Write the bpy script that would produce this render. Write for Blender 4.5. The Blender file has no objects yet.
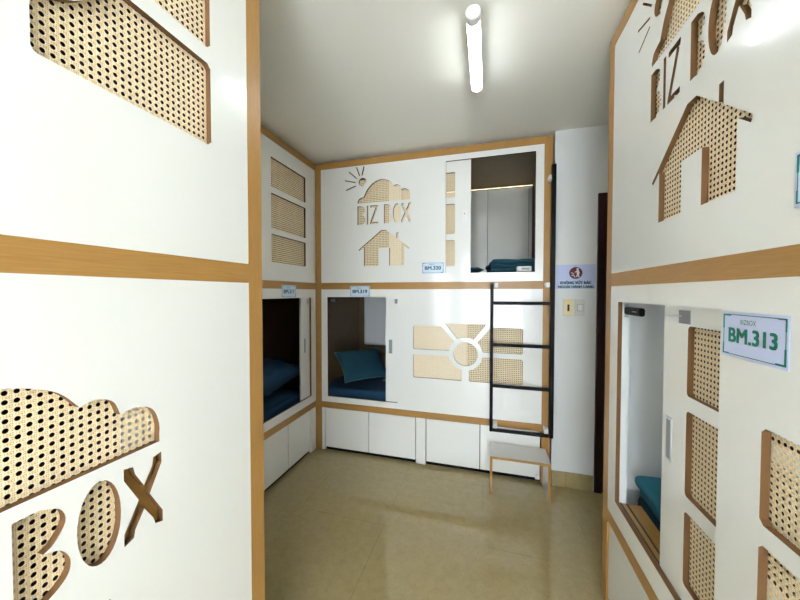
import bpy, bmesh, math, random
from mathutils import Vector, Matrix, noise
random.seed(4)
PI = math.pi
S = bpy.context.scene
COL = S.collection
XF, YB, XN, XR = -1.547, 2.585, -0.727, 0.548      # far-left, back, near-left and right bunk fronts
ZC = 2.677                                         # ceiling

# ------------------------------------------------------------------ materials
def nt(name):
    m = bpy.data.materials.new(name); m.use_nodes = True
    t = m.node_tree; b = t.nodes['Principled BSDF']
    return m, t, b
def N(t, typ, **k):
    n = t.nodes.new(typ)
    for a, v in k.items(): setattr(n, a, v)
    return n
def plain(name, c, rough=.5, metal=0, coat=0, emit=None, es=0, bump=0, bscale=40):
    m, t, b = nt(name)
    b.inputs['Base Color'].default_value = (*c, 1)
    b.inputs['Roughness'].default_value = rough
    b.inputs['Metallic'].default_value = metal
    b.inputs['Coat Weight'].default_value = coat
    b.inputs['Coat Roughness'].default_value = .025
    if emit:
        b.inputs['Emission Color'].default_value = (*emit, 1); b.inputs['Emission Strength'].default_value = es
    # faint procedural variation
    tc = N(t, 'ShaderNodeTexCoord'); nz = N(t, 'ShaderNodeTexNoise'); nz.inputs['Scale'].default_value = bscale
    t.links.new(tc.outputs['Object'], nz.inputs['Vector'])
    if bump:
        bp = N(t, 'ShaderNodeBump'); bp.inputs['Strength'].default_value = bump; bp.inputs['Distance'].default_value = .004
        t.links.new(nz.outputs['Fac'], bp.inputs['Height']); t.links.new(bp.outputs['Normal'], b.inputs['Normal'])
    else:
        mr = N(t, 'ShaderNodeMapRange'); mr.inputs['To Min'].default_value = max(0, rough - .02); mr.inputs['To Max'].default_value = rough + .02
        t.links.new(nz.outputs['Fac'], mr.inputs['Value']); t.links.new(mr.outputs['Result'], b.inputs['Roughness'])
    return m
def wood(name, c1, c2, rough=.4, sc=(60, 60, 3)):
    m, t, b = nt(name)
    tc = N(t, 'ShaderNodeTexCoord'); mp = N(t, 'ShaderNodeMapping'); mp.inputs['Scale'].default_value = sc
    nz = N(t, 'ShaderNodeTexNoise'); nz.inputs['Scale'].default_value = 4; nz.inputs['Detail'].default_value = 6; nz.inputs['Distortion'].default_value = .6
    cr = N(t, 'ShaderNodeValToRGB'); cr.color_ramp.elements[0].position = .3; cr.color_ramp.elements[1].position = .7
    cr.color_ramp.elements[0].color = (*c1, 1); cr.color_ramp.elements[1].color = (*c2, 1)
    t.links.new(tc.outputs['Object'], mp.inputs['Vector']); t.links.new(mp.outputs['Vector'], nz.inputs['Vector'])
    t.links.new(nz.outputs['Fac'], cr.inputs['Fac']); t.links.new(cr.outputs['Color'], b.inputs['Base Color'])
    b.inputs['Roughness'].default_value = rough
    return m
M = {}
M['white'] = plain('white_laminate', (.85, .848, .805), .18, coat=.6, bscale=6)
M['oak_v'] = wood('oak_vertical', (.37, .190, .046), (.44, .238, .066), .36, (60, 60, 3))
M['oak_h'] = wood('oak_horizontal', (.37, .190, .046), (.44, .238, .066), .36, (3, 60, 60))
M['edge'] = plain('fibreboard_edge', (.165, .078, .024), .8, bump=.2, bscale=300)
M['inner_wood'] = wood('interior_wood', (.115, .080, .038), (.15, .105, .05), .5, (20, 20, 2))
M['inner_white'] = plain('interior_white', (.80, .82, .82), .18)
M['wall'] = plain('wall_paint', (.78, .79, .77), .6, bump=.03, bscale=90)
M['ceil'] = plain('ceiling_paint', (.92, .905, .82), .7, bump=.02, bscale=60)
M['black'] = plain('black_metal', (.004, .004, .005), .45)
M['black'].node_tree.nodes['Principled BSDF'].inputs['Specular IOR Level'].default_value = .15
M['inner_wood_pale'] = wood('interior_wood_pale', (.24, .17, .085), (.29, .21, .11), .5, (3, 20, 20))
M['inner_shaded'] = wood('interior_wood_shaded', (.028, .017, .009), (.04, .024, .012), .5, (20, 20, 2))  # darker copy of the interior wood, with the berths' shade put into its colour
M['cabinet'] = plain('cabinet_laminate', (.60, .585, .52), .16)
M['plate'] = plain('switch_plastic', (.70, .69, .62), .35)
M['blackp'] = plain('black_plastic', (.01, .01, .011), .25)
M['chrome'] = plain('brushed_metal', (.6, .6, .6), .3, metal=1)
M['grey'] = plain('grey_pull', (.26, .27, .29), .4)
M['plastic'] = plain('white_plastic', (.82, .82, .80), .35)
M['cream'] = plain('cream_plastic', (.80, .68, .40), .4)
M['darkwood'] = wood('dark_door_wood', (.022, .006, .004), (.035, .010, .007), .35, (20, 20, 2))
M['sign'] = plain('sign_face', (.58, .63, .86), .3)
M['signblue'] = plain('sign_face_blue', (.60, .72, .84), .3)
M['green'] = plain('sign_green', (.0, .20, .13), .5)
M['navy'] = plain('sign_teal', (.01, .08, .11), .5)
M['maroon'] = plain('sign_maroon', (.10, .005, .02), .5)
M['teal'] = plain('teal_cotton', (.003, .050, .078), .85, bump=.35, bscale=18)
M['teal_lit'] = plain('lit_teal_cotton', (.004, .11, .165), .8, bump=.3, bscale=18)  # teal lightened: bright light and sheen on the right blanket put into the colour
M['blue'] = plain('deep_blue_cotton', (.003, .038, .085), .85, bump=.35, bscale=14)
M['piping'] = plain('piping', (.08, .26, .30), .8)
M['tube'] = plain('lamp_diffuser', (.9, .9, .9), .4, emit=(.88, .94, 1), es=27)
M['led'] = plain('cove_light', (.9, .85, .7), .4, emit=(1, .88, .62), es=1.2)
M['berth_fill'] = plain('berth_fill_glow', (.9, .9, .9), .4, emit=(.85, .93, 1), es=9)
M['track'] = plain('dark_track', (.04, .045, .055), .4)
def glass():
    m, t, b = nt('window_glass')
    b.inputs['Transmission Weight'].default_value = 1; b.inputs['Roughness'].default_value = 0; b.inputs['IOR'].default_value = 1.01
    return m
M['glass'] = glass()

def math_(t, op, a, b=None, c=None):
    n = N(t, 'ShaderNodeMath', operation=op)
    for i, v in enumerate((a, b, c)):
        if v is None: continue
        if isinstance(v, (int, float)): n.inputs[i].default_value = v
        else: t.links.new(v, n.inputs[i])
    return n.outputs[0]
def cane():
    m, t, b = nt('woven_cane')
    uv = N(t, 'ShaderNodeUVMap'); uv.uv_map = 'UVMap'
    sp = N(t, 'ShaderNodeSeparateXYZ'); t.links.new(uv.outputs['UV'], sp.inputs[0])
    x = math_(t, 'DIVIDE', sp.outputs[0], .0138); y = math_(t, 'DIVIDE', sp.outputs[1], .0153)
    fx = math_(t, 'SUBTRACT', math_(t, 'FRACT', x), .5); fy = math_(t, 'SUBTRACT', math_(t, 'FRACT', y), .5)
    d = math_(t, 'SQRT', math_(t, 'ADD', math_(t, 'MULTIPLY', fx, fx), math_(t, 'MULTIPLY', fy, fy)))
    hole = math_(t, 'LESS_THAN', d, .27)
    # tiny gaps between the paired strands
    ax = math_(t, 'ABSOLUTE', fx); ay = math_(t, 'ABSOLUTE', fy)
    def dots(a, other):
        near = math_(t, 'LESS_THAN', math_(t, 'ABSOLUTE', math_(t, 'SUBTRACT', a, .43)), .035)
        k = math_(t, 'ABSOLUTE', math_(t, 'SUBTRACT', math_(t, 'FRACT', math_(t, 'MULTIPLY', other, 4)), .5))
        return math_(t, 'MULTIPLY', near, math_(t, 'LESS_THAN', k, .16))
    dd = math_(t, 'MAXIMUM', dots(ax, fy), dots(ay, fx))
    # strands in several directions
    w1 = math_(t, 'SINE', math_(t, 'MULTIPLY', math_(t, 'ADD', x, y), 2 * PI))
    w2 = math_(t, 'SINE', math_(t, 'MULTIPLY', math_(t, 'SUBTRACT', x, y), 2 * PI))
    w = math_(t, 'MULTIPLY_ADD', math_(t, 'ADD', w1, w2), .22, .5)
    cr = N(t, 'ShaderNodeValToRGB')
    cr.color_ramp.elements[0].color = (.80, .60, .32, 1); cr.color_ramp.elements[1].color = (.95, .83, .60, 1)
    t.links.new(w, cr.inputs['Fac'])
    mx = N(t, 'ShaderNodeMix', data_type='RGBA'); t.links.new(math_(t, 'MULTIPLY', dd, .7), mx.inputs['Factor'])
    t.links.new(cr.outputs['Color'], mx.inputs[6]); mx.inputs[7].default_value = (.22, .12, .045, 1)
    t.links.new(mx.outputs[2], b.inputs['Base Color']); b.inputs['Roughness'].default_value = .45
    bp = N(t, 'ShaderNodeBump'); bp.inputs['Strength'].default_value = .4; bp.inputs['Distance'].default_value = .001
    t.links.new(w, bp.inputs['Height']); t.links.new(bp.outputs['Normal'], b.inputs['Normal'])
    tr = N(t, 'ShaderNodeBsdfTransparent'); ms = N(t, 'ShaderNodeMixShader'); out = t.nodes['Material Output']
    t.links.new(hole, ms.inputs[0]); t.links.new(b.outputs[0], ms.inputs[1]); t.links.new(tr.outputs[0], ms.inputs[2])
    t.links.new(ms.outputs[0], out.inputs['Surface'])
    return m
M['cane'] = cane()
def floor_mat():
    m, t, b = nt('polished_beige_tile')
    tc = N(t, 'ShaderNodeTexCoord')
    sp = N(t, 'ShaderNodeSeparateXYZ'); t.links.new(tc.outputs['Object'], sp.inputs[0])
    def joint(o, off, pitch):
        f = math_(t, 'FRACT', math_(t, 'DIVIDE', math_(t, 'SUBTRACT', o, off), pitch))
        a = math_(t, 'MINIMUM', f, math_(t, 'SUBTRACT', 1, f))
        return math_(t, 'LESS_THAN', a, .0015)
    j = math_(t, 'MAXIMUM', joint(sp.outputs[0], -.625 + 6, .6), joint(sp.outputs[1], 1.405 - 6, .585))
    def nz(s, d, dist=0, r=.6):
        n = N(t, 'ShaderNodeTexNoise'); n.inputs['Scale'].default_value = s; n.inputs['Detail'].default_value = d
        n.inputs['Distortion'].default_value = dist; n.inputs['Roughness'].default_value = r
        t.links.new(tc.outputs['Object'], n.inputs['Vector']); return n.outputs['Fac']
    a = math_(t, 'ADD', math_(t, 'MULTIPLY', nz(22, 6, .5, .7), .6), math_(t, 'MULTIPLY', nz(110, 3), .4))
    cr = N(t, 'ShaderNodeValToRGB')
    e = cr.color_ramp.elements
    e[0].position = .33; e[1].position = .68
    e[0].color = (.34, .262, .118, 1); e[1].color = (.44, .355, .178, 1)
    t.links.new(a, cr.inputs['Fac'])
    mx = N(t, 'ShaderNodeMix', data_type='RGBA'); t.links.new(math_(t, 'MULTIPLY', j, math_(t, 'GREATER_THAN', nz(1.6, 1), .50)), mx.inputs['Factor'])
    t.links.new(cr.outputs['Color'], mx.inputs[6]); mx.inputs[7].default_value = (.19, .14, .07, 1)
    t.links.new(mx.outputs[2], b.inputs['Base Color'])
    b.inputs['Roughness'].default_value = .06; b.inputs['Specular IOR Level'].default_value = .75
    return m
M['floor'] = floor_mat()

# ------------------------------------------------------------------ helpers
def link(name, me, parent=None):
    o = bpy.data.objects.new(name, me); COL.objects.link(o)
    if parent: o.parent = parent
    return o
def empty(name, label, cat, loc=(0, 0, 0), rz=0, group=None):
    o = link(name, None); o.location = loc; o.rotation_euler = (0, 0, rz); o.empty_display_size = .05
    return tag(o, label, cat, group)
def tag(o, label, cat, group=None):
    o['label'] = label; o['category'] = cat
    if group: o['group'] = group
    return o
def struct(o): o['kind'] = 'structure'; return o
def bx(bm, x0, x1, y0, y1, z0, z1, bev=0, seg=2):
    b2 = bmesh.new()
    vs = [b2.verts.new((x, y, z)) for x in (x0, x1) for y in (y0, y1) for z in (z0, z1)]
    for q in ((0, 1, 3, 2), (4, 6, 7, 5), (0, 4, 5, 1), (2, 3, 7, 6), (0, 2, 6, 4), (1, 5, 7, 3)): b2.faces.new([vs[i] for i in q])
    bmesh.ops.recalc_face_normals(b2, faces=b2.faces)
    if bev: bmesh.ops.bevel(b2, geom=list(b2.edges), offset=bev, segments=seg, profile=.5, affect='EDGES')
    me = bpy.data.meshes.new('t'); b2.to_mesh(me); b2.free(); bm.from_mesh(me); bpy.data.meshes.remove(me)
def mesh(name, bm, mats, parent=None, smooth=False):
    me = bpy.data.meshes.new(name); bm.to_mesh(me); bm.free()
    for m in (mats if isinstance(mats, (list, tuple)) else [mats]): me.materials.append(M[m])
    if smooth:
        for p in me.polygons: p.use_smooth = True
    return link(name, me, parent)
def box(name, c, mat, parent=None, bev=0):
    bm = bmesh.new(); bx(bm, *c, bev=bev); return mesh(name, bm, mat, parent)
def cyl(bm, p0, p1, r0, r1=None, seg=24):
    r1 = r0 if r1 is None else r1
    p0, p1 = Vector(p0), Vector(p1); d = p1 - p0; q = d.to_track_quat('Z', 'Y').to_matrix().to_4x4()
    bmesh.ops.create_cone(bm, cap_ends=True, segments=seg, radius1=r0, radius2=r1, depth=d.length, matrix=Matrix.Translation((p0 + p1) / 2) @ q)
def curve_mesh(loops, th):
    cu = bpy.data.curves.new('c', 'CURVE'); cu.dimensions = '2D'; cu.fill_mode = 'BOTH'; cu.extrude = th / 2
    for lp in loops:
        s = cu.splines.new('POLY'); s.points.add(len(lp) - 1)
        for p, q in zip(s.points, lp): p.co = (q[0], q[1], 0, 1)
        s.use_cyclic_u = True
    o = bpy.data.objects.new('c', cu); COL.objects.link(o)
    bpy.context.view_layer.update()
    me = bpy.data.meshes.new_from_object(o.evaluated_get(bpy.context.evaluated_depsgraph_get()))
    bpy.data.objects.remove(o); bpy.data.curves.remove(cu)
    return me
def board(name, u0, u1, z0, z1, holes, w0, th, parent, mats=('white', 'edge')):
    """a sheet of board standing in local XZ with cut-outs; the cut edges show bare fibreboard"""
    me = curve_mesh([[(u0, z0), (u1, z0), (u1, z1), (u0, z1)]] + holes, th)
    for v in me.vertices: x, y, z = v.co; v.co = (x, w0 + th / 2 - z, y)
    for m in mats: me.materials.append(M[m])
    me.update()
    for p in me.polygons:
        p.use_smooth = False
        c = p.center
        inner = abs(p.normal.y) < .5 and u0 + .0005 < c.x < u1 - .0005 and z0 + .0005 < c.z < z1 - .0005
        p.material_index = 1 if inner else 0
    me.name = name
    return link(name, me, parent)
def sheet(name, u0, u1, z0, z1, w, parent, mat='cane'):
    me = bpy.data.meshes.new(name); me.from_pydata([(u0, w, z0), (u1, w, z0), (u1, w, z1), (u0, w, z1)], [], [(0, 1, 2, 3)])
    uv = me.uv_layers.new(name='UVMap')
    for i, v in enumerate([(u0, z0), (u1, z0), (u1, z1), (u0, z1)]): uv.data[i].uv = (v[0] + 3, v[1])
    me.materials.append(M[mat]); return link(name, me, parent)
def rrect(u0, u1, z0, z1, r=.012):
    P = []
    for cx, cz, a in ((u1 - r, z1 - r, 0), (u0 + r, z1 - r, 90), (u0 + r, z0 + r, 180), (u1 - r, z0 + r, 270)):
        for k in range(5):
            t = math.radians(a + 22.5 * k); P.append((cx + r * math.cos(t), cz + r * math.sin(t)))
    return P
def spline(pts, n=6):
    out = []
    for i in range(len(pts) - 1):
        p0 = pts[max(i - 1, 0)]; p1 = pts[i]; p2 = pts[i + 1]; p3 = pts[min(i + 2, len(pts) - 1)]
        for k in range(n):
            t = k / n
            out.append(tuple(.5 * (2 * p1[j] + (p2[j] - p0[j]) * t + (2 * p0[j] - 5 * p1[j] + 4 * p2[j] - p3[j]) * t * t + (3 * p1[j] - p0[j] - 3 * p2[j] + p3[j]) * t ** 3) for j in (0, 1)))
    out.append(pts[-1]); return out
def stroke(a, b, w, w2=None):
    a, b = Vector(a), Vector(b); d = (b - a).normalized(); n = Vector((-d.y, d.x)); w2 = w if w2 is None else w2
    return [tuple(a - n * w / 2), tuple(b - n * w2 / 2), tuple(b + n * w2 / 2), tuple(a + n * w / 2)]

# ------------------------------------------------------------------ the cut-out artwork (local metres; z as on an upper bunk)
def art():
    H = []
    cl = [(.004, 2.262)] + spline([(.002, 2.275), (.018, 2.302), (.06, 2.315)], 4)[:-1] \
        + spline([(.06, 2.315), (.092, 2.375), (.15, 2.432), (.225, 2.456), (.30, 2.434), (.338, 2.392)], 6)[:-1] \
        + spline([(.338, 2.392), (.365, 2.398), (.392, 2.384), (.404, 2.354)], 5)[:-1] \
        + spline([(.404, 2.354), (.435, 2.358), (.468, 2.342), (.482, 2.305), (.482, 2.275)], 5)[:-1] + [(.482, 2.262)]
    H.append(cl)
    z0, z1 = 2.072, 2.236
    def B(u, w):
        m = (z0 + z1) / 2
        return [(u, z0), (u, z1)] + spline([(u + .45 * w, z1), (u + .82 * w, z1 - .015), (u + .92 * w, z1 - .042), (u + .70 * w, m + .012), (u + .5 * w, m + .003)], 4)[:-1] \
            + spline([(u + .5 * w, m + .003), (u + .82 * w, m - .008), (u + w, m - .035), (u + .92 * w, z0 + .02), (u + .55 * w, z0), (u + .3 * w, z0)], 4)
    H.append(B(0, .076)); H.append([(.090, z0), (.090, z1), (.106, z1), (.106, z0)])
    H.append([(.120, z0), (.120, z0 + .012), (.172, z1 - .018), (.122, z1 - .018), (.122, z1), (.194, z1), (.194, z1 - .012), (.141, z0 + .018), (.194, z0 + .018), (.194, z0)])
    H.append(B(.249, .071))
    H.append([(.366 + .036 * math.cos(a * PI / 16), (z0 + z1) / 2 + .5 * (z1 - z0) * math.sin(a * PI / 16)) for a in range(32)])
    # X: flared ends, narrow waist
    m = (z0 + z1) / 2; c = .447
    H.append([(.408, z1), (.408, z1 - .024), (c - .011, m), (.407, z0 + .026), (.407, z0), (.425, z0 + .006), (.428, z0 + .022), (c, m - .026), (.466, z0 + .022), (.470, z0 + .006), (.487, z0), (.487, z0 + .026),
              (c + .012, m), (.486, z1 - .024), (.486, z1), (.468, z1 - .004), (.465, z1 - .022), (c, m + .026), (.430, z1 - .022), (.426, z1 - .004)][::-1])
    # house
    H.append([(.010, 1.852), (.222, 2.014), (.266, 2.014), (.362, 1.944), (.362, 1.988), (.380, 1.988), (.380, 1.931), (.480, 1.856), (.472, 1.842), (.430, 1.872), (.430, 1.706),
              (.297, 1.706), (.297, 1.860), (.197, 1.860), (.197, 1.706), (.062, 1.706), (.062, 1.872), (.020, 1.842)])
    # crescent sun and rays
    s = [(.050 + .037 * math.cos(math.radians(a)), 2.447 + .037 * math.sin(math.radians(a))) for a in range(25, 280, 15)]
    s += [(.056, 2.405), (.062, 2.425), (.075, 2.440), (.090, 2.450)]
    H.append(s)
    for a, b in (((-.008, 2.582), (.021, 2.504)), ((.063, 2.582), (.044, 2.506)), ((-.081, 2.549), (-.008, 2.484)), ((-.120, 2.475), (-.018, 2.450)), ((-.110, 2.388), (-.018, 2.419))):
        H.append(stroke(a, b, .008))
    return H
ART = art()
def place_art(u0, dz, s=1.0, zmax=9): return [[(u0 + s * p[0], p[1] + dz) for p in lp] for lp in ART if max(q[1] for q in lp) + dz < zmax]
def wheel(cu, cz, hw, hd=.222, hu=.222):
    """round hub, ring and five spokes left standing between cane windows"""
    ro, ri = .136, .098; g = .021; v = .028; H = []
    def arc(a0, a1, n=10): return [(cu + ro * math.cos(math.radians(a0 + (a1 - a0) * k / n)), cz + ro * math.sin(math.radians(a0 + (a1 - a0) * k / n))) for k in range(n + 1)]
    ag = math.degrees(math.asin(g / ro)); av = math.degrees(math.asin(v / ro)); r = .01
    for s in (1, -1):
        def X(P): return [(cu + s * (p[0] - cu), p[1]) for p in P]
        H.append(X([(cu + v, cz - hd + r), (cu + v + .3 * r, cz - hd + .3 * r), (cu + v + r, cz - hd)] + [(cu + hw - r, cz - hd), (cu + hw, cz - hd + r), (cu + hw, cz - g - r), (cu + hw - r, cz - g)] + arc(-ag, -90 + av)))
        H.append(X([(cu + hw - r, cz + g), (cu + hw, cz + g + r), (cu + hw, cz + hu - r), (cu + hw - r, cz + hu), (cu + .200, cz + hu)] + arc(47, ag)))
    H.append([(cu - .165, cz + hu + .025), (cu + .165, cz + hu + .025)] + arc(62, 118))
    H.append([(cu + ri * math.cos(a * PI / 20), cz + ri * math.sin(a * PI / 20)) for a in range(40)])
    return H

# ------------------------------------------------------------------ one double-deck capsule bunk, local frame: x along the front, y into the bunk
TH = .016
Z = dict(l0=.4025, l1=.459, m0=1.5006, m1=1.5602, t0=2.595, t1=2.653)
def bunk(label, loc, rz, L, D, lower_holes, upper_holes, drawers, posts=(1, 1), pillar=None, inner='inner_wood', clad=None):
    r = empty('bunk_bed', label, 'bunk bed', loc, rz, 'built-in double-deck capsule bunks')
    a, b = (.0606 if posts[0] else 0), (L - .0606 if posts[1] else L)
    if posts[0]: box('post', (0, .0606, 0, .06, 0, Z['t1']), 'oak_v', r, .0012)
    if posts[1]: box('post', (L - .0606, L, 0, .06, 0, Z['t1']), 'oak_v', r, .0012)
    for z0, z1 in ((Z['l0'], Z['l1']), (Z['m0'], Z['m1']), (Z['t0'], Z['t1'])):
        box('rail', (a, b, 0, .06, z0, z1), 'oak_h', r, .0008)
    board('upper_front_panel', a, b, Z['m1'], Z['t0'], upper_holes, .0008, TH, r)
    board('lower_front_panel', a, b, Z['l1'], Z['m0'], lower_holes, .0008, TH, r)
    # carcass
    for u in (.001, L - .019):
        s0 = .061 if (u < .01 and posts[0]) or (u > .01 and posts[1]) else .045
        for z0, z1, mt in ((.02, 1.53, inner), (1.53, Z['t1'], 'inner_shaded' if inner != 'inner_wood' else inner)):
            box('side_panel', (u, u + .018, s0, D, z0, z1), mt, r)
    for z0, z1, mt in ((.02, 1.53, inner), (1.53, Z['t1'], 'inner_shaded' if inner != 'inner_wood' else inner)):
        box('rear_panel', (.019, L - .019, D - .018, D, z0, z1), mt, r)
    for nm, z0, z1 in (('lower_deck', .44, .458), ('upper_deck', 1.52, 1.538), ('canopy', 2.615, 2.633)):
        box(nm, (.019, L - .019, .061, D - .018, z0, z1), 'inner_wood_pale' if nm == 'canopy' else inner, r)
    # drawer fronts over a recessed plinth
    box('plinth', (.06, L - .06, .028, .045, 0, .40), 'black', r)
    for i, (u0, u1) in enumerate(drawers):
        box('drawer_front', (u0 + .0028, u1 - .0028, .006, .024, .034, .3985), 'white', r, .0012)
    for u0, u1 in (pillar or []):
        box('pillar', (u0, u1, .002, .05, .004, Z['l0']), 'white', r, .001)
    return r
def slider(r, u0, u1, z0, wins, lead, pull=True, w=.020, zl=None, h=.915, handle='grey'):
    """sliding door running behind the front panel; lead = +1 if its free edge is u1"""
    z1 = z0 + h
    d = board('sliding_door', u0, u1, z0, z1, [rrect(*q, .012) for q in wins], w, TH, r)
    for q in wins: sheet('cane_panel', q[0] - .01, q[1] + .01, q[2] - .01, q[3] + .01, w + TH + .001, d)
    return d

# --- back bunk (local u = x + 1.547)
o = 1.547
bk = bunk('double-deck white capsule bunk across the far end, facing the camera', (XF, YB, 0), 0, 2.011, 1.0,
          [rrect(.122, .796, .511, 1.431, .003)] + wheel(1.373, .970, .438),
          [rrect(o - .339, o + .345, 1.632, 2.548, .003)] + place_art(.424, 0),
          [(.093, .526), (.526, .957), (1.047, 1.492), (1.492, 1.945)], pillar=[(.0615, .091), (.960, 1.044)])
sheet('cane_panel', .42, .915, 2.245, 2.47, .0185, bk); sheet('cane_panel', .42, .915, 2.06, 2.243, .0185, bk)
sheet('cane_panel', .42, .915, 1.69, 2.03, .0185, bk)
sheet('cane_panel', .92, 1.83, .735, 1.24, .0185, bk)
dl = slider(bk, .682, 1.382, .505, [], -1, h=.93, w=.022)
box('door_pull', (.710, .741, .0205, .0235, .937, 1.058), 'grey', dl, .001)
box('latch', (.765, .790, .0185, .023, 1.377, 1.416), 'chrome', dl, .001)
uw = [(.828, 1.282, 2.255, 2.46), (.828, 1.282, 1.955, 2.202), (.828, 1.282, 1.69, 1.905)]
du = slider(bk, .708, 1.408, 1.625, uw, 1, h=.93, w=.022)
box('door_pull', (1.340, 1.378, .0175, .0225, 2.00, 2.145), 'plastic', du, .0015)
box('keyhole', (1.356, 1.362, .0165, .0178, 2.112, 2.120), 'black', du)
box('bracket', (.135, .175, .045, .053, 1.385, 1.412), 'chrome', bk)
# cabinets at the head of the upper berth and a light strip above them
for u0, u1 in ((.95, 1.536), (1.540, 1.945), (1.949, 1.98)):
    box('cabinet_door', (u0, u1, .900, .918, 1.62, 2.568), 'cabinet', bk, .002)
box('light_or_fill_strip', (.95, 1.98, .890, .898, 2.574, 2.581), 'led', bk)
bm = bmesh.new(); bx(bm, .10, .95, .93, .975, .84, 1.50, .03, 3)
mesh('headboard_cabinet', bm, 'inner_white', bk)
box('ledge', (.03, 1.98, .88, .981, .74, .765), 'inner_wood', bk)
box('drawer_latch', (1.908, 1.940, -.012, .006, .030, .062), 'plastic', bk, .002)

# --- far-left bunk (local u = y - 0.90)
o = .90
fl = bunk('shadowed capsule bunk in the far left corner beyond the tall oak post', (XF, o, 0), PI / 2, YB - o - .0005, .85,
          [rrect(.935, 1.608, .528, 1.425, .003)],
          [rrect(1.975 - o, 2.427 - o, 2.258, 2.475, .008), rrect(1.975 - o, 2.427 - o, 1.948, 2.210, .008), rrect(1.975 - o, 2.427 - o, 1.700, 1.908, .008)],
          [(.288, .612), (.612, .940), (.940, 1.268), (1.268, 1.597)], posts=(0, 0), pillar=[(1.600, 1.683)], inner='inner_shaded')
for z0, z1 in ((2.24, 2.49), (1.935, 2.22), (1.69, 1.92)): sheet('cane_panel', 1.06, 1.54, z0, z1, .0185, fl)
df = slider(fl, 1.480, 1.655, .522, [], -1, h=.91, w=.022)
box('door_pull', (1.528, 1.548, .0205, .0235, .935, 1.060), 'grey', df, .001)
box('latch', (1.572, 1.600, .0185, .023, 1.368, 1.408), 'chrome', df, .001)
box('bracket', (.975, 1.01, .05, .058, 1.38, 1.41), 'chrome', fl)
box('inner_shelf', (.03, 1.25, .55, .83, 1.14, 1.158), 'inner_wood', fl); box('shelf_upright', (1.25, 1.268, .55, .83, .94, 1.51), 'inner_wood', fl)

# --- near-left bunk (local u = y + 1.131)
o = 1.131
nl = bunk('nearest bunk on the left with large cloud cut-out and the letters BOX', (XN, -o, 0), PI / 2, 2.011, .80,
          place_art(.053 + o, -1.135, zmax=1.48), wheel(.310 + o, 2.105, .377, .236, .2),
          [(.093, .526), (.526, .957), (1.047, 1.492), (1.492, 1.945)], pillar=[(.960, 1.044)], inner='inner_shaded')
sheet('cane_panel', o + .04, o + .545, 1.120, 1.345, .0185, nl); sheet('cane_panel', o + .04, o + .455, .925, 1.115, .0185, nl)
sheet('cane_panel', o + .04, o + .545, .56, .90, .0185, nl)
sheet('cane_panel', o - .08, o + .70, 1.855, 2.36, .0185, nl)
box('inner_batten', (o + .484, o + .82, .040, .056, 1.118, 1.49), 'inner_white', nl)
box('inner_batten', (o + .455, o + .82, .020, .036, .47, 1.116), 'oak_v', nl)

# --- right bunk (local u = 1.718 - y)
o = 1.718; s = .925
def right_art():
    H = []
    for lp in ART:
        z = max(p[1] for p in lp)
        if z < 2.03: H.append([(o - 1.307 + .925 * p[0], p[1]) for p in lp])      # house
        elif z < 2.24: H.append([(o - 1.316 + .902 * p[0], p[1]) for p in lp])    # lettering
        else: H.append([(o - 1.316 + s * p[0], p[1]) for p in lp])
    return H
rb = bunk('bunk along the right side, its lower sliding door half open', (XR, o, 0), -PI / 2, 2.011, .84,
          [rrect(.146, o - .946, .545, 1.431, .003)] + wheel(o - .383, .970, .438),
          right_art(), [(.065, .526), (.526, .957), (1.047, 1.492), (1.492, 1.945)], pillar=[(.960, 1.044)], inner='inner_white')
sheet('cane_panel', o - 1.32, o - .86, 2.245, 2.47, .0185, rb); sheet('cane_panel', o - 1.32, o - .86, 2.06, 2.243, .0185, rb)
sheet('cane_panel', o - 1.32, o - .86, 1.69, 2.03, .0185, rb); sheet('cane_panel', o - .83, o + .07, .735, 1.24, .0185, rb)
dr = slider(rb, o - 1.240, o - .50, .540, [(o - 1.112, o - .66, 1.166, 1.373), (o - 1.112, o - .66, .868, 1.122), (o - 1.112, o - .66, .60, .822)], -1, h=.90, w=.020)
box('shade_backing', (o - 1.13, o - .62, .0385, .0425, .58, 1.39), 'inner_shaded', dr)  # dark sheet added behind the cane so its holes look shaded
bm = bmesh.new(); bx(bm, o - 1.216, o - 1.182, .0175, .0205, .925, 1.070, .001)
pull = mesh('door_pull', bm, 'chrome', dr)
box('pull_recess', (o - 1.210, o - 1.188, .0165, .0178, .935, 1.060), 'grey', pull)
lt = box('latch', (o - 1.155, o - 1.100, .0170, .0202, 1.378, 1.418), 'grey', dr, .001)
bm = bmesh.new(); cyl(bm, (o - 1.205, .008, 1.397), (o - 1.13, .014, 1.402), .0018, seg=8)
mesh('latch_bolt', bm, 'chrome', lt)
# jamb, door track and sill of the lower opening
box('jamb', (.108, .146, .0175, .045, .47, 1.49), 'inner_white', rb)
box('sill', (.147, 1.30, .0175, .10, .46, .543), 'oak_h', rb)
for w in (.019, .042): box('track', (.148, 1.29, w, w + .006, .5425, .5455), 'track', rb)
box('lining', (.062, .080, .046, .80, .575, 1.50), 'inner_white', rb)
box('light_or_fill_strip', (.09, .75, .770, .785, 1.495, 1.510), 'berth_fill', rb)  # unseen glowing strip, added as fill to brighten the lower berth
lk = empty('door_lock', 'black electronic lock at the upper corner of the right bunk opening', 'lock', (XR + .02, 1.571, 1.375), -PI / 2)
bm = bmesh.new(); bx(bm, .002, .155, 0, .02, .002, .036, .009, 3); mesh('lock_body', bm, 'black', lk)
box('lock_face', (.085, .125, -.0008, .001, .017, .021), 'grey', lk)
box('lock_plate', (-.0, .006, .002, .018, -.01, .048), 'chrome', lk)

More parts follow.
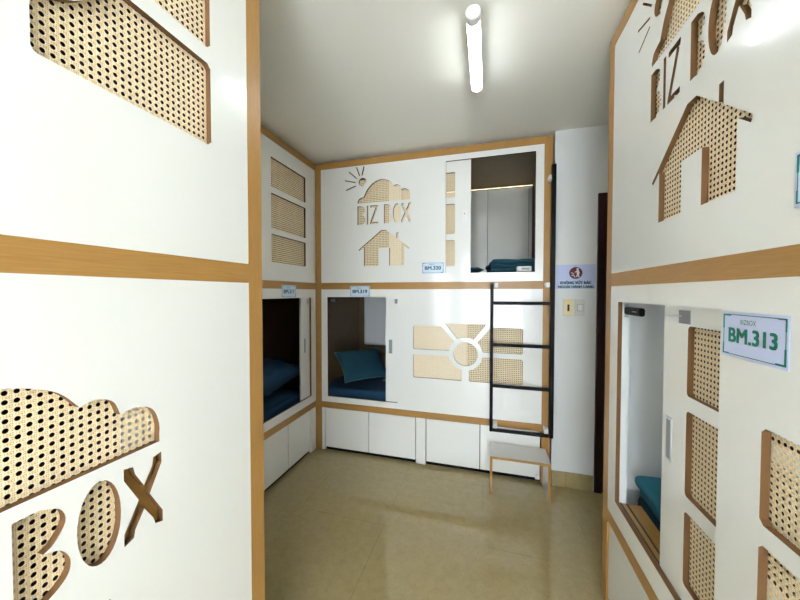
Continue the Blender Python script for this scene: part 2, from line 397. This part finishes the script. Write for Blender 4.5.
# ------------------------------------------------------------------ soft things
def cushion(name, lx, ly, h, mat, parent=None, wr=.006, seed=0, n=28, pinch=.10, k=3.2):
    """closed pillow with puffed middle, thin seam and slightly drawn-in sides; base at z=0"""
    bm = bmesh.new(); G = {}
    for s in (1, -1):
        for i in range(n + 1):
            for j in range(n + 1):
                a, b = 2 * i / n - 1, 2 * j / n - 1
                edge = i in (0, n) or j in (0, n)
                if s < 0 and edge: G[s, i, j] = G[1, i, j]; continue
                x = a * lx / 2 * (1 - pinch * (1 - b * b) * abs(a)); y = b * ly / 2 * (1 - pinch * (1 - a * a) * abs(b))
                t = ((1 - abs(a) ** k) * (1 - abs(b) ** k)) ** .5
                w = wr * noise.noise((x * 9 + seed, y * 9, s)) + wr * .5 * noise.noise((x * 25 + seed, y * 25, s))
                G[s, i, j] = bm.verts.new((x, y, h / 2 + s * t * h / 2 + w * t + .004 * noise.noise((x * 6, y * 6, seed))))
    for s in (1, -1):
        for i in range(n):
            for j in range(n):
                q = [G[s, i, j], G[s, i + 1, j], G[s, i + 1, j + 1], G[s, i, j + 1]]
                bm.faces.new(q if s > 0 else q[::-1])
    return mesh(name, bm, mat, parent, smooth=True)
def piping(name, lx, ly, h, parent, pinch=.10, seed=0, n=28, r=.004):
    pts = []
    for a, b in [(2 * i / n - 1, -1) for i in range(n)] + [(1, 2 * i / n - 1) for i in range(n)] + [(1 - 2 * i / n, 1) for i in range(n)] + [(-1, 1 - 2 * i / n) for i in range(n)]:
        x = a * lx / 2 * (1 - pinch * (1 - b * b) * abs(a)); y = b * ly / 2 * (1 - pinch * (1 - a * a) * abs(b))
        pts.append(Vector((x, y, h / 2 + .004 * noise.noise((x * 6, y * 6, seed)))))
    bm = bmesh.new(); R = []
    for i, p in enumerate(pts):
        d = (pts[(i + 1) % len(pts)] - pts[i - 1]).normalized(); sd = d.cross(Vector((0, 0, 1))).normalized(); up = sd.cross(d)
        R.append([bm.verts.new(p + r * (math.cos(t * PI / 3) * sd + math.sin(t * PI / 3) * up)) for t in range(6)])
    for i in range(len(R)):
        A, B = R[i], R[(i + 1) % len(R)]
        for t in range(6): bm.faces.new((A[t], A[(t + 1) % 6], B[(t + 1) % 6], B[t]))
    bmesh.ops.recalc_face_normals(bm, faces=bm.faces)
    return mesh(name, bm, 'piping', parent, smooth=True)
def mattress(label, x0, x1, y0, y1, z, h, mat, seed):
    bm = bmesh.new(); bx(bm, 0, x1 - x0, 0, y1 - y0, 0, h, .03, 3)
    bmesh.ops.subdivide_edges(bm, edges=[e for e in bm.edges if e.calc_length() > .3], cuts=24, use_grid_fill=True)
    for v in bm.verts:
        if v.co.z > h * .6: v.co.z += .007 * noise.noise((v.co.x * 7 + seed, v.co.y * 11, 0)) + .004 * noise.noise((v.co.x * 20 + seed, v.co.y * 24, 0)) - .004
    ob = mesh('mattress', bm, mat, smooth=True); ob.location = (x0, y0, z)
    return tag(ob, label, 'mattress', 'mattresses in the bunks')
mattress('blue mattress in the lower berth of the far bunk under the pillow', -1.525, .42, YB + .064, YB + .875, .459, .12, 'blue', 1)
mattress('blue mattress in the dark lower berth of the far left bunk', XF - .80, XF - .064, .93, 2.55, .459, .11, 'blue', 5)
mattress('teal mattress in the upper berth of the far bunk', -1.525, .42, YB + .064, YB + .875, 1.539, .10, 'teal', 9)
mattress('teal mattress in the lower berth of the right bunk', XR + .105, XR + .815, -.25, 1.64, .459, .11, 'teal', 3)

def pillow(label, loc, rot, lx, ly, h, mat, seed, group='teal pillows', pip=True):
    r = empty('pillow', label, 'pillow', loc, 0, group); r.rotation_euler = rot.to_euler() if isinstance(rot, Matrix) else rot
    cushion('pillow_body', lx, ly, h, mat, r, seed=seed, wr=.012)
    if pip: piping('piping', lx, ly, h, r, seed=seed)
    return r
def basis(x, y):
    x = Vector(x).normalized(); z = x.cross(Vector(y)).normalized(); return Matrix((x, z.cross(x), z)).transposed()
pillow('teal pillow leaning up at the left end of the far lower berth', (-1.215, YB + .28, .715), basis((.66, .75, -.02), (-.58, .45, .62)), .48, .36, .13, 'teal', 2)
pillow('flatter teal pillow lying beside the leaning one in the far lower berth', (-.71, YB + .36, .668), (math.radians(24), 0, math.radians(4)), .48, .38, .13, 'teal', 7)
def blanket(label, loc, rz, lx, ly, n, t, mat, seed):
    r = empty('blanket', label, 'blanket', loc, rz, 'folded teal blankets')
    for k in range(n):
        bm = bmesh.new(); X_, Y_ = lx * (1 - .04 * k) / 2, ly * (1 - .05 * k) / 2
        bx(bm, -X_, X_, -Y_, Y_, 0, t * 1.04, t * .45, 4)
        bmesh.ops.subdivide_edges(bm, edges=[e for e in bm.edges if e.calc_length() > .15], cuts=16, use_grid_fill=True)
        for v in bm.verts:
            q = v.co * 8
            v.co += Vector((noise.noise(q + Vector((seed, k, 0))) * .016, noise.noise(q + Vector((0, seed, k))) * .016, (noise.noise(q * 1.3 + Vector((k, 0, seed))) * .010) if v.co.z > t * .5 else 0))
        c = mesh('fold', bm, mat, r, smooth=True)
        c.location = (.012 * (-1) ** k, .01 * k, t * k)
    return r
blanket('folded teal blanket at the right end of the far upper berth', (.205, YB + .34, 1.648), .12, .42, .34, 3, .035, 'teal', 11)
dv = empty('blanket', 'rumpled dark blue blanket heaped in the far left lower berth', 'blanket', (XF - .42, 1.92, .625), 0)
cushion('cover', .66, 1.22, .26, 'blue', dv, wr=.05, seed=40, n=40, pinch=.04, k=4)
b2 = blanket('folded teal blanket on the lower berth of the right bunk', (XR + .068 + .25, 1.32, .584), 0, .48, .50, 2, .048, 'teal_lit', 21)
pl = pillow('thin grey-teal pillow beside the folded blanket in the far upper berth', (-.20, YB + .30, 1.644), (0, 0, .2), .30, .26, .05, 'teal', 31, pip=False)
b = empty('charging_box', 'small white box at the lower right corner of the upper berth opening', 'box', (.275, YB + .067, 1.641), 0)
box('box_body', (-.055, .055, 0, .06, 0, .042), 'plastic', b, .006); box('box_label', (-.02, .04, -.001, .001, .012, .03), 'grey', b)

# ------------------------------------------------------------------ ladder
la = empty('ladder', 'black metal ladder hooked on the right end of the far bunk', 'ladder', (.018, YB - .06, .40))
def lbx(name, x0, x1, z0, z1, y0=-.015, y1=.015): return box(name, (x0, x1, y0, y1, z0 - .40, z1 - .40), 'black', la, .003)
lbx('stile', 0, .024, .388, 1.547)
lbx('stile', .426, .456, .388, 2.41)
for z in (1.391, 1.067, .747): lbx('rung', .024, .426, z - .012, z + .012, -.012, .012)
lbx('rung', .024, .426, .388, .412, -.012, .012)
for u, z in ((.028, 1.53), (.394, 1.53), (.028, .43), (.394, .432), (.408, 2.32)):
    box('bracket', (u, u + .030, -.004, .059, z - .418, z - .382), 'plastic', la, .003)
# ------------------------------------------------------------------ step stool
st = empty('step_stool', 'low white step stool with oak edges below the ladder', 'stool', (.023, YB - .245, 0))
w_, d_, h_ = .405, .222, .282
def stool_board(name, c, face):
    bm = bmesh.new(); bx(bm, *c)
    for f in bm.faces: f.material_index = 1 if abs(f.normal.y) > .5 else 0
    return mesh(name, bm, ['white', 'oak_h'], st)
stool_board('seat', (0, w_, 0, d_, h_ - .018, h_), 0)
stool_board('leg', (0, .017, 0, d_, .004, h_ - .018), 0); stool_board('leg', (w_ - .017, w_, 0, d_, .004, h_ - .018), 0)
for x in (.003, w_ - .015):
    for y in (.01, d_ - .022): box('foot_pad', (x, x + .012, y, y + .012, 0, .004), 'black', st)

# ------------------------------------------------------------------ lettering and signs
def text(name, s, width, height, mat, parent, loc, bold=.0, th=.0008):
    """raised letters facing local -y, centred on loc"""
    cu = bpy.data.curves.new('t', 'FONT'); cu.body = s; cu.size = 1; cu.align_x = 'CENTER'; cu.resolution_u = 3
    o = bpy.data.objects.new('t', cu); COL.objects.link(o); bpy.context.view_layer.update()
    me = bpy.data.meshes.new_from_object(o.evaluated_get(bpy.context.evaluated_depsgraph_get())); bpy.data.objects.remove(o); bpy.data.curves.remove(cu)
    xs = [v.co.x for v in me.vertices]; ys = [v.co.y for v in me.vertices]
    cx, cy, sx, sy = (min(xs) + max(xs)) / 2, (min(ys) + max(ys)) / 2, width / (max(xs) - min(xs)), height / (max(ys) - min(ys))
    for v in me.vertices: v.co = (loc[0] + (v.co.x - cx) * sx, loc[1], loc[2] + (v.co.y - cy) * sy)
    bm = bmesh.new(); k = 0
    for dx in ((-1, 0, 1) if bold else (0,)):        # heavy strokes: overlaid slightly shifted copies
        for dz in ((-.5, .5) if bold else (0,)):
            m2 = me.copy()
            for v in m2.vertices: v.co.x += dx * bold * height; v.co.z += dz * bold * height; v.co.y -= .00004 * k
            bm.from_mesh(m2); bpy.data.meshes.remove(m2); k += 1
    bm.to_mesh(me); bm.free()
    me.materials.clear(); me.materials.append(M[mat]); me.name = name
    return link(name, me, parent)
def number_sign(label, loc, rz, w, h, s, face='signblue', tm='navy'):
    """loc = lower-left corner seen from the front"""
    r = empty('number_sign', label, 'sign', loc, rz, 'bed number signs')
    box('sign_plate', (0, w, -.0012, 0, 0, h), face, r, .0006)
    bm = bmesh.new(); m, t = .006, .0016
    for c in ((m, w - m, h - m - t, h - m), (m, w - m, m, m + t), (m, m + t, m, h - m), (w - m - t, w - m, m, h - m)): bx(bm, c[0], c[1], -.0017, -.0011, c[2], c[3])
    for x0, x1, z0, z1 in ((m, m + .022, h - m - .004, h - m), (m - .001, m + .003, h * .62, h - m), (w - m - .022, w - m, m, m + .004), (w - m - .003, w - m + .001, m, h * .38),
                           (m, m + .018, m, m + .003), (w - m - .018, w - m, h - m - .003, h - m), (m - .001, m + .002, m, h * .3), (w - m - .002, w - m + .001, h * .7, h - m)):
        bx(bm, x0, x1, -.0019, -.0011, z0, z1)
    mesh('border', bm, 'green' if face == 'sign' else 'navy', r)
    if s:
        text('lettering', s, w * .72, h * .31, tm, r, (w / 2, -.0021, h * .49), .055)
        text('small_lettering', 'BIZBOX', w * .24, h * .10, 'green', r, (w * .45, -.0021, h * .79), 0)
    return r
number_sign('white bed sign reading BM.313 on the right bunk front', (XR, .938, 1.322), -PI / 2, .176, .105, 'BM.313', 'sign', 'green')
number_sign('small pale bed sign reading BM.319 over the far lower berth opening', (-1.197, YB, 1.434), 0, .192, .097, 'BM.319')
number_sign('small pale bed sign reading BM.320 beside the far upper sliding door', (-.537, YB, 1.631), 0, .186, .094, 'BM.320')
number_sign('small pale bed sign on the shadowed far left bunk', (XF, 2.087, 1.432), PI / 2, .192, .098, 'BM.317')
number_sign('bed sign cut by the right picture edge on the right upper panel', (XR, .762, 1.628), -PI / 2, .176, .102, None, 'sign')

ws = empty('notice_sign', 'lavender no-littering notice on the wall beside the dark door', 'sign', (.491, YB + .0, 1.50), 0)
W_, H_ = .266, .180
box('sign_plate', (0, W_, -.002, 0, 0, H_), 'sign', ws)
bm = bmesh.new(); cyl(bm, (.134, -.0032, .118), (.134, -.0018, .118), .044, seg=40); mesh('round_emblem', bm, 'maroon', ws)
bm = bmesh.new()   # small figure dropping litter
cyl(bm, (.146, -.0042, .146), (.146, -.0030, .146), .0075, seg=16)
for a, b_, wd in (((.146, .137), (.148, .112), .018), ((.149, .114), (.156, .086), .008), ((.147, .114), (.140, .088), .008), ((.143, .134), (.128, .122), .006), ((.152, .132), (.160, .112), .005)):
    q = stroke(a, b_, wd, wd * .8); vs = [bm.verts.new((p[0], -.0040, p[1])) for p in q]; bm.faces.new(vs)
for x, z in ((.118, .112), (.111, .101), (.121, .098), (.128, .089), (.108, .119)): bx(bm, x - .004, x + .004, -.0042, -.0030, z - .003, z + .003)
mesh('figure', bm, 'plastic', ws)
text('lettering', 'KHÔNG VỨT RÁC', .205, .026, 'navy', ws, (.134, -.0030, .049), .085)
text('lettering', 'NGOÀI HÀNH LANG', .235, .023, 'navy', ws, (.134, -.0030, .018), .085)
text('small_lettering', 'BIZBOX', .03, .005, 'navy', ws, (.134, -.0030, .171), 0)

sw = empty('card_switch', 'cream key card switch plate on the wall beneath the notice', 'switch', (.544, YB, 1.299))
box('plate', (0, .068, -.008, 0, 0, .125), 'cream', sw, .003); box('card_slot', (.027, .041, -.0095, -.006, .035, .085), 'black', sw, .001)
box('indicator', (.030, .038, -.0105, -.009, .062, .072), 'maroon', sw)
sw = empty('light_switch', 'white rocker light switch beside the cream plate', 'switch', (.622, YB, 1.299))
box('plate', (0, .068, -.008, 0, 0, .125), 'plate', sw, .003); box('rocker_rim', (.014, .054, -.0085, -.0078, .037, .088), 'grey', sw); box('rocker', (.017, .051, -.012, -.007, .04, .085), 'plastic', sw, .002)

# ------------------------------------------------------------------ ceiling lamp
def lamp(label, x, y0, y1):
    lp = empty('tube_lamp', label, 'lamp', (x, (y0 + y1) / 2, ZC), 0, 'ceiling tube lamps')
    h = (y1 - y0) / 2; zc = -.042; r = .030
    def half(a0, a1, rad, nm, mat):
        bm = bmesh.new(); n = 20
        A = [[bm.verts.new((rad * math.cos(math.radians(a0 + (a1 - a0) * k / n)), yy, zc + rad * math.sin(math.radians(a0 + (a1 - a0) * k / n)))) for k in range(n + 1)] for yy in (-h + .03, h - .02)]
        for k in range(n): bm.faces.new((A[0][k], A[0][k + 1], A[1][k + 1], A[1][k]))
        bm.faces.new((A[0][0], A[1][0], A[1][n], A[0][n])); bm.faces.new(A[0]); bm.faces.new(A[1][::-1])
        bmesh.ops.recalc_face_normals(bm, faces=bm.faces); return mesh(nm, bm, mat, lp)
    half(-165, -15, r - .001, 'diffuser', 'tube'); half(-14, 194, r, 'housing', 'plastic')
    for a, c in ((-h, -h + .042), (h - .032, h)):
        bm = bmesh.new(); cyl(bm, (0, a, zc), (0, c, zc), r + .001, seg=32)
        bmesh.ops.bevel(bm, geom=[e for e in bm.edges if len(e.link_faces) == 2 and e.calc_face_angle(0) > 1], offset=.003, segments=2, affect='EDGES')
        mesh('end_cap', bm, 'plastic', lp)
    box('mounting_clip', (-.012, .012, -h * .6, -h * .6 + .03, -.016, 0), 'plastic', lp)
    box('mounting_clip', (-.012, .012, h * .6 - .03, h * .6, -.016, 0), 'plastic', lp)
    return lp
lamp('glowing white tube lamp on the ceiling between the bunks', -.068, 1.35, 1.865)
lamp('glowing white tube lamp on the ceiling behind the camera', -.068, -1.6, -1.02)

# ------------------------------------------------------------------ the room
XL, XRW, YR, YW = -2.42, 1.40, -2.30, YB + 1.02
struct(box('floor', (XL, XRW, YR, YW, -.05, 0), 'floor'))
struct(box('ceiling', (XL, XRW, YR, YW, ZC, ZC + .05), 'ceil'))
struct(box('wall_left', (XL - .1, XL, YR, YW, -.05, ZC + .05), 'wall'))
struct(box('wall_right', (XRW, XRW + .1, YR, YW, -.05, ZC + .05), 'wall'))
struct(box('wall_back', (.476, XRW, YB, YW, 0, ZC), 'wall'))
struct(box('wall_far', (XL - .1, XRW + .1, YW, YW + .1, -.05, ZC + .05), 'wall'))
struct(board('wall_rear', XL, XRW, 0, ZC, [[(-.60, .15), (-.60, 2.35), (1.20, 2.35), (1.20, .15)]], YR - .12, .12, None, ('wall', 'wall')))
wn = struct(link('window_1', None)); wn.location = (-.60, YR - .08, .15)
bm = bmesh.new()
for c in ((0, 1.8, 0, .05), (0, 1.8, 2.15, 2.2), (0, .05, .05, 2.15), (1.75, 1.8, .05, 2.15), (.875, .925, .05, 2.15)): bx(bm, c[0], c[1], 0, .05, c[2], c[3])
mesh('window_frame', bm, 'plastic', wn)
for a in (.05, .925): box('glass_pane', (a, a + .825, .02, .026, .05, 2.15), 'glass', wn)
# painted filler strips between bunk tops and ceiling
struct(box('trim_1', (XF - .07, .476, YB + .07, YB + .10, Z['t1'], ZC), 'ceil'))
struct(box('trim_2', (XF - .10, XF - .07, .90, YB, Z['t1'], ZC), 'ceil'))
struct(box('trim_3', (XN - .10, XN - .07, -1.131, .88, Z['t1'], ZC), 'ceil'))
struct(box('trim_4', (XR + .07, XR + .10, -.293, 1.718, Z['t1'], ZC), 'ceil'))
struct(box('baseboard_back', (.476, .757, YB - .009, YB, 0, .115), 'floor'))
d1 = struct(link('door_1', None)); d1.location = (.762, YB, 0)
bm = bmesh.new(); bx(bm, 0, .05, -.02, 0, 0, 2.19, .003); bx(bm, .588, .638, -.02, 0, 0, 2.19, .003); bx(bm, .05, .588, -.02, 0, 2.14, 2.19, .003)
mesh('door_frame', bm, 'darkwood', d1)
bm = bmesh.new(); bx(bm, .05, .588, -.008, 0, .004, 2.14)
for z0, z1 in ((.15, .95), (1.10, 2.0)): bx(bm, .13, .50, -.012, -.008, z0, z1, .002)
lf = mesh('door_leaf', bm, 'darkwood', d1)
bm = bmesh.new(); cyl(bm, (.53, -.008, 1.0), (.53, -.05, 1.0), .008, seg=12); bx(bm, .44, .54, -.058, -.046, .99, 1.01, .004); mesh('door_handle', bm, 'chrome', lf)

# ------------------------------------------------------------------ light
w = bpy.data.worlds.new('World'); S.world = w; w.use_nodes = True
bg = w.node_tree.nodes['Background']; bg.inputs[0].default_value = (.84, .92, 1, 1); bg.inputs[1].default_value = 16
def area(name, loc, rot, sx, sy, power, col, portal=False):
    l = bpy.data.lights.new(name, 'AREA'); l.shape = 'RECTANGLE'; l.size = sx; l.size_y = sy; l.energy = power; l.color = col
    l.cycles.is_portal = portal
    o = link(name, l); o.location = loc; o.rotation_euler = rot; return o
area('window_portal', (.30, YR - .13, 1.25), (-PI / 2, 0, 0), 1.8, 2.2, 1, (1, 1, 1), True).rotation_euler = (PI / 2, 0, 0)

# ------------------------------------------------------------------ camera
cam = bpy.data.cameras.new('camera'); cam.sensor_width = 36; cam.lens = 311.93 / 800 * 36; cam.clip_start = .02
co = link('camera', cam); co.location = (0, 0, 1.47)
y, p, r = math.radians(15.748), math.radians(1.3258), math.radians(.05)
F = Vector((-math.sin(y) * math.cos(p), math.cos(y) * math.cos(p), -math.sin(p))); Rr = Vector((math.cos(y), math.sin(y), 0)); U = Rr.cross(F)
R2 = Rr * math.cos(r) + U * math.sin(r); U2 = R2.cross(F)
co.rotation_euler = Matrix((R2, U2, -F)).transposed().to_euler()
S.camera = co
S.view_settings.view_transform = 'Standard'; S.view_settings.look = 'None'; S.view_settings.gamma = 1
S.view_settings.use_curve_mapping = False
S.view_settings.exposure = 0.26
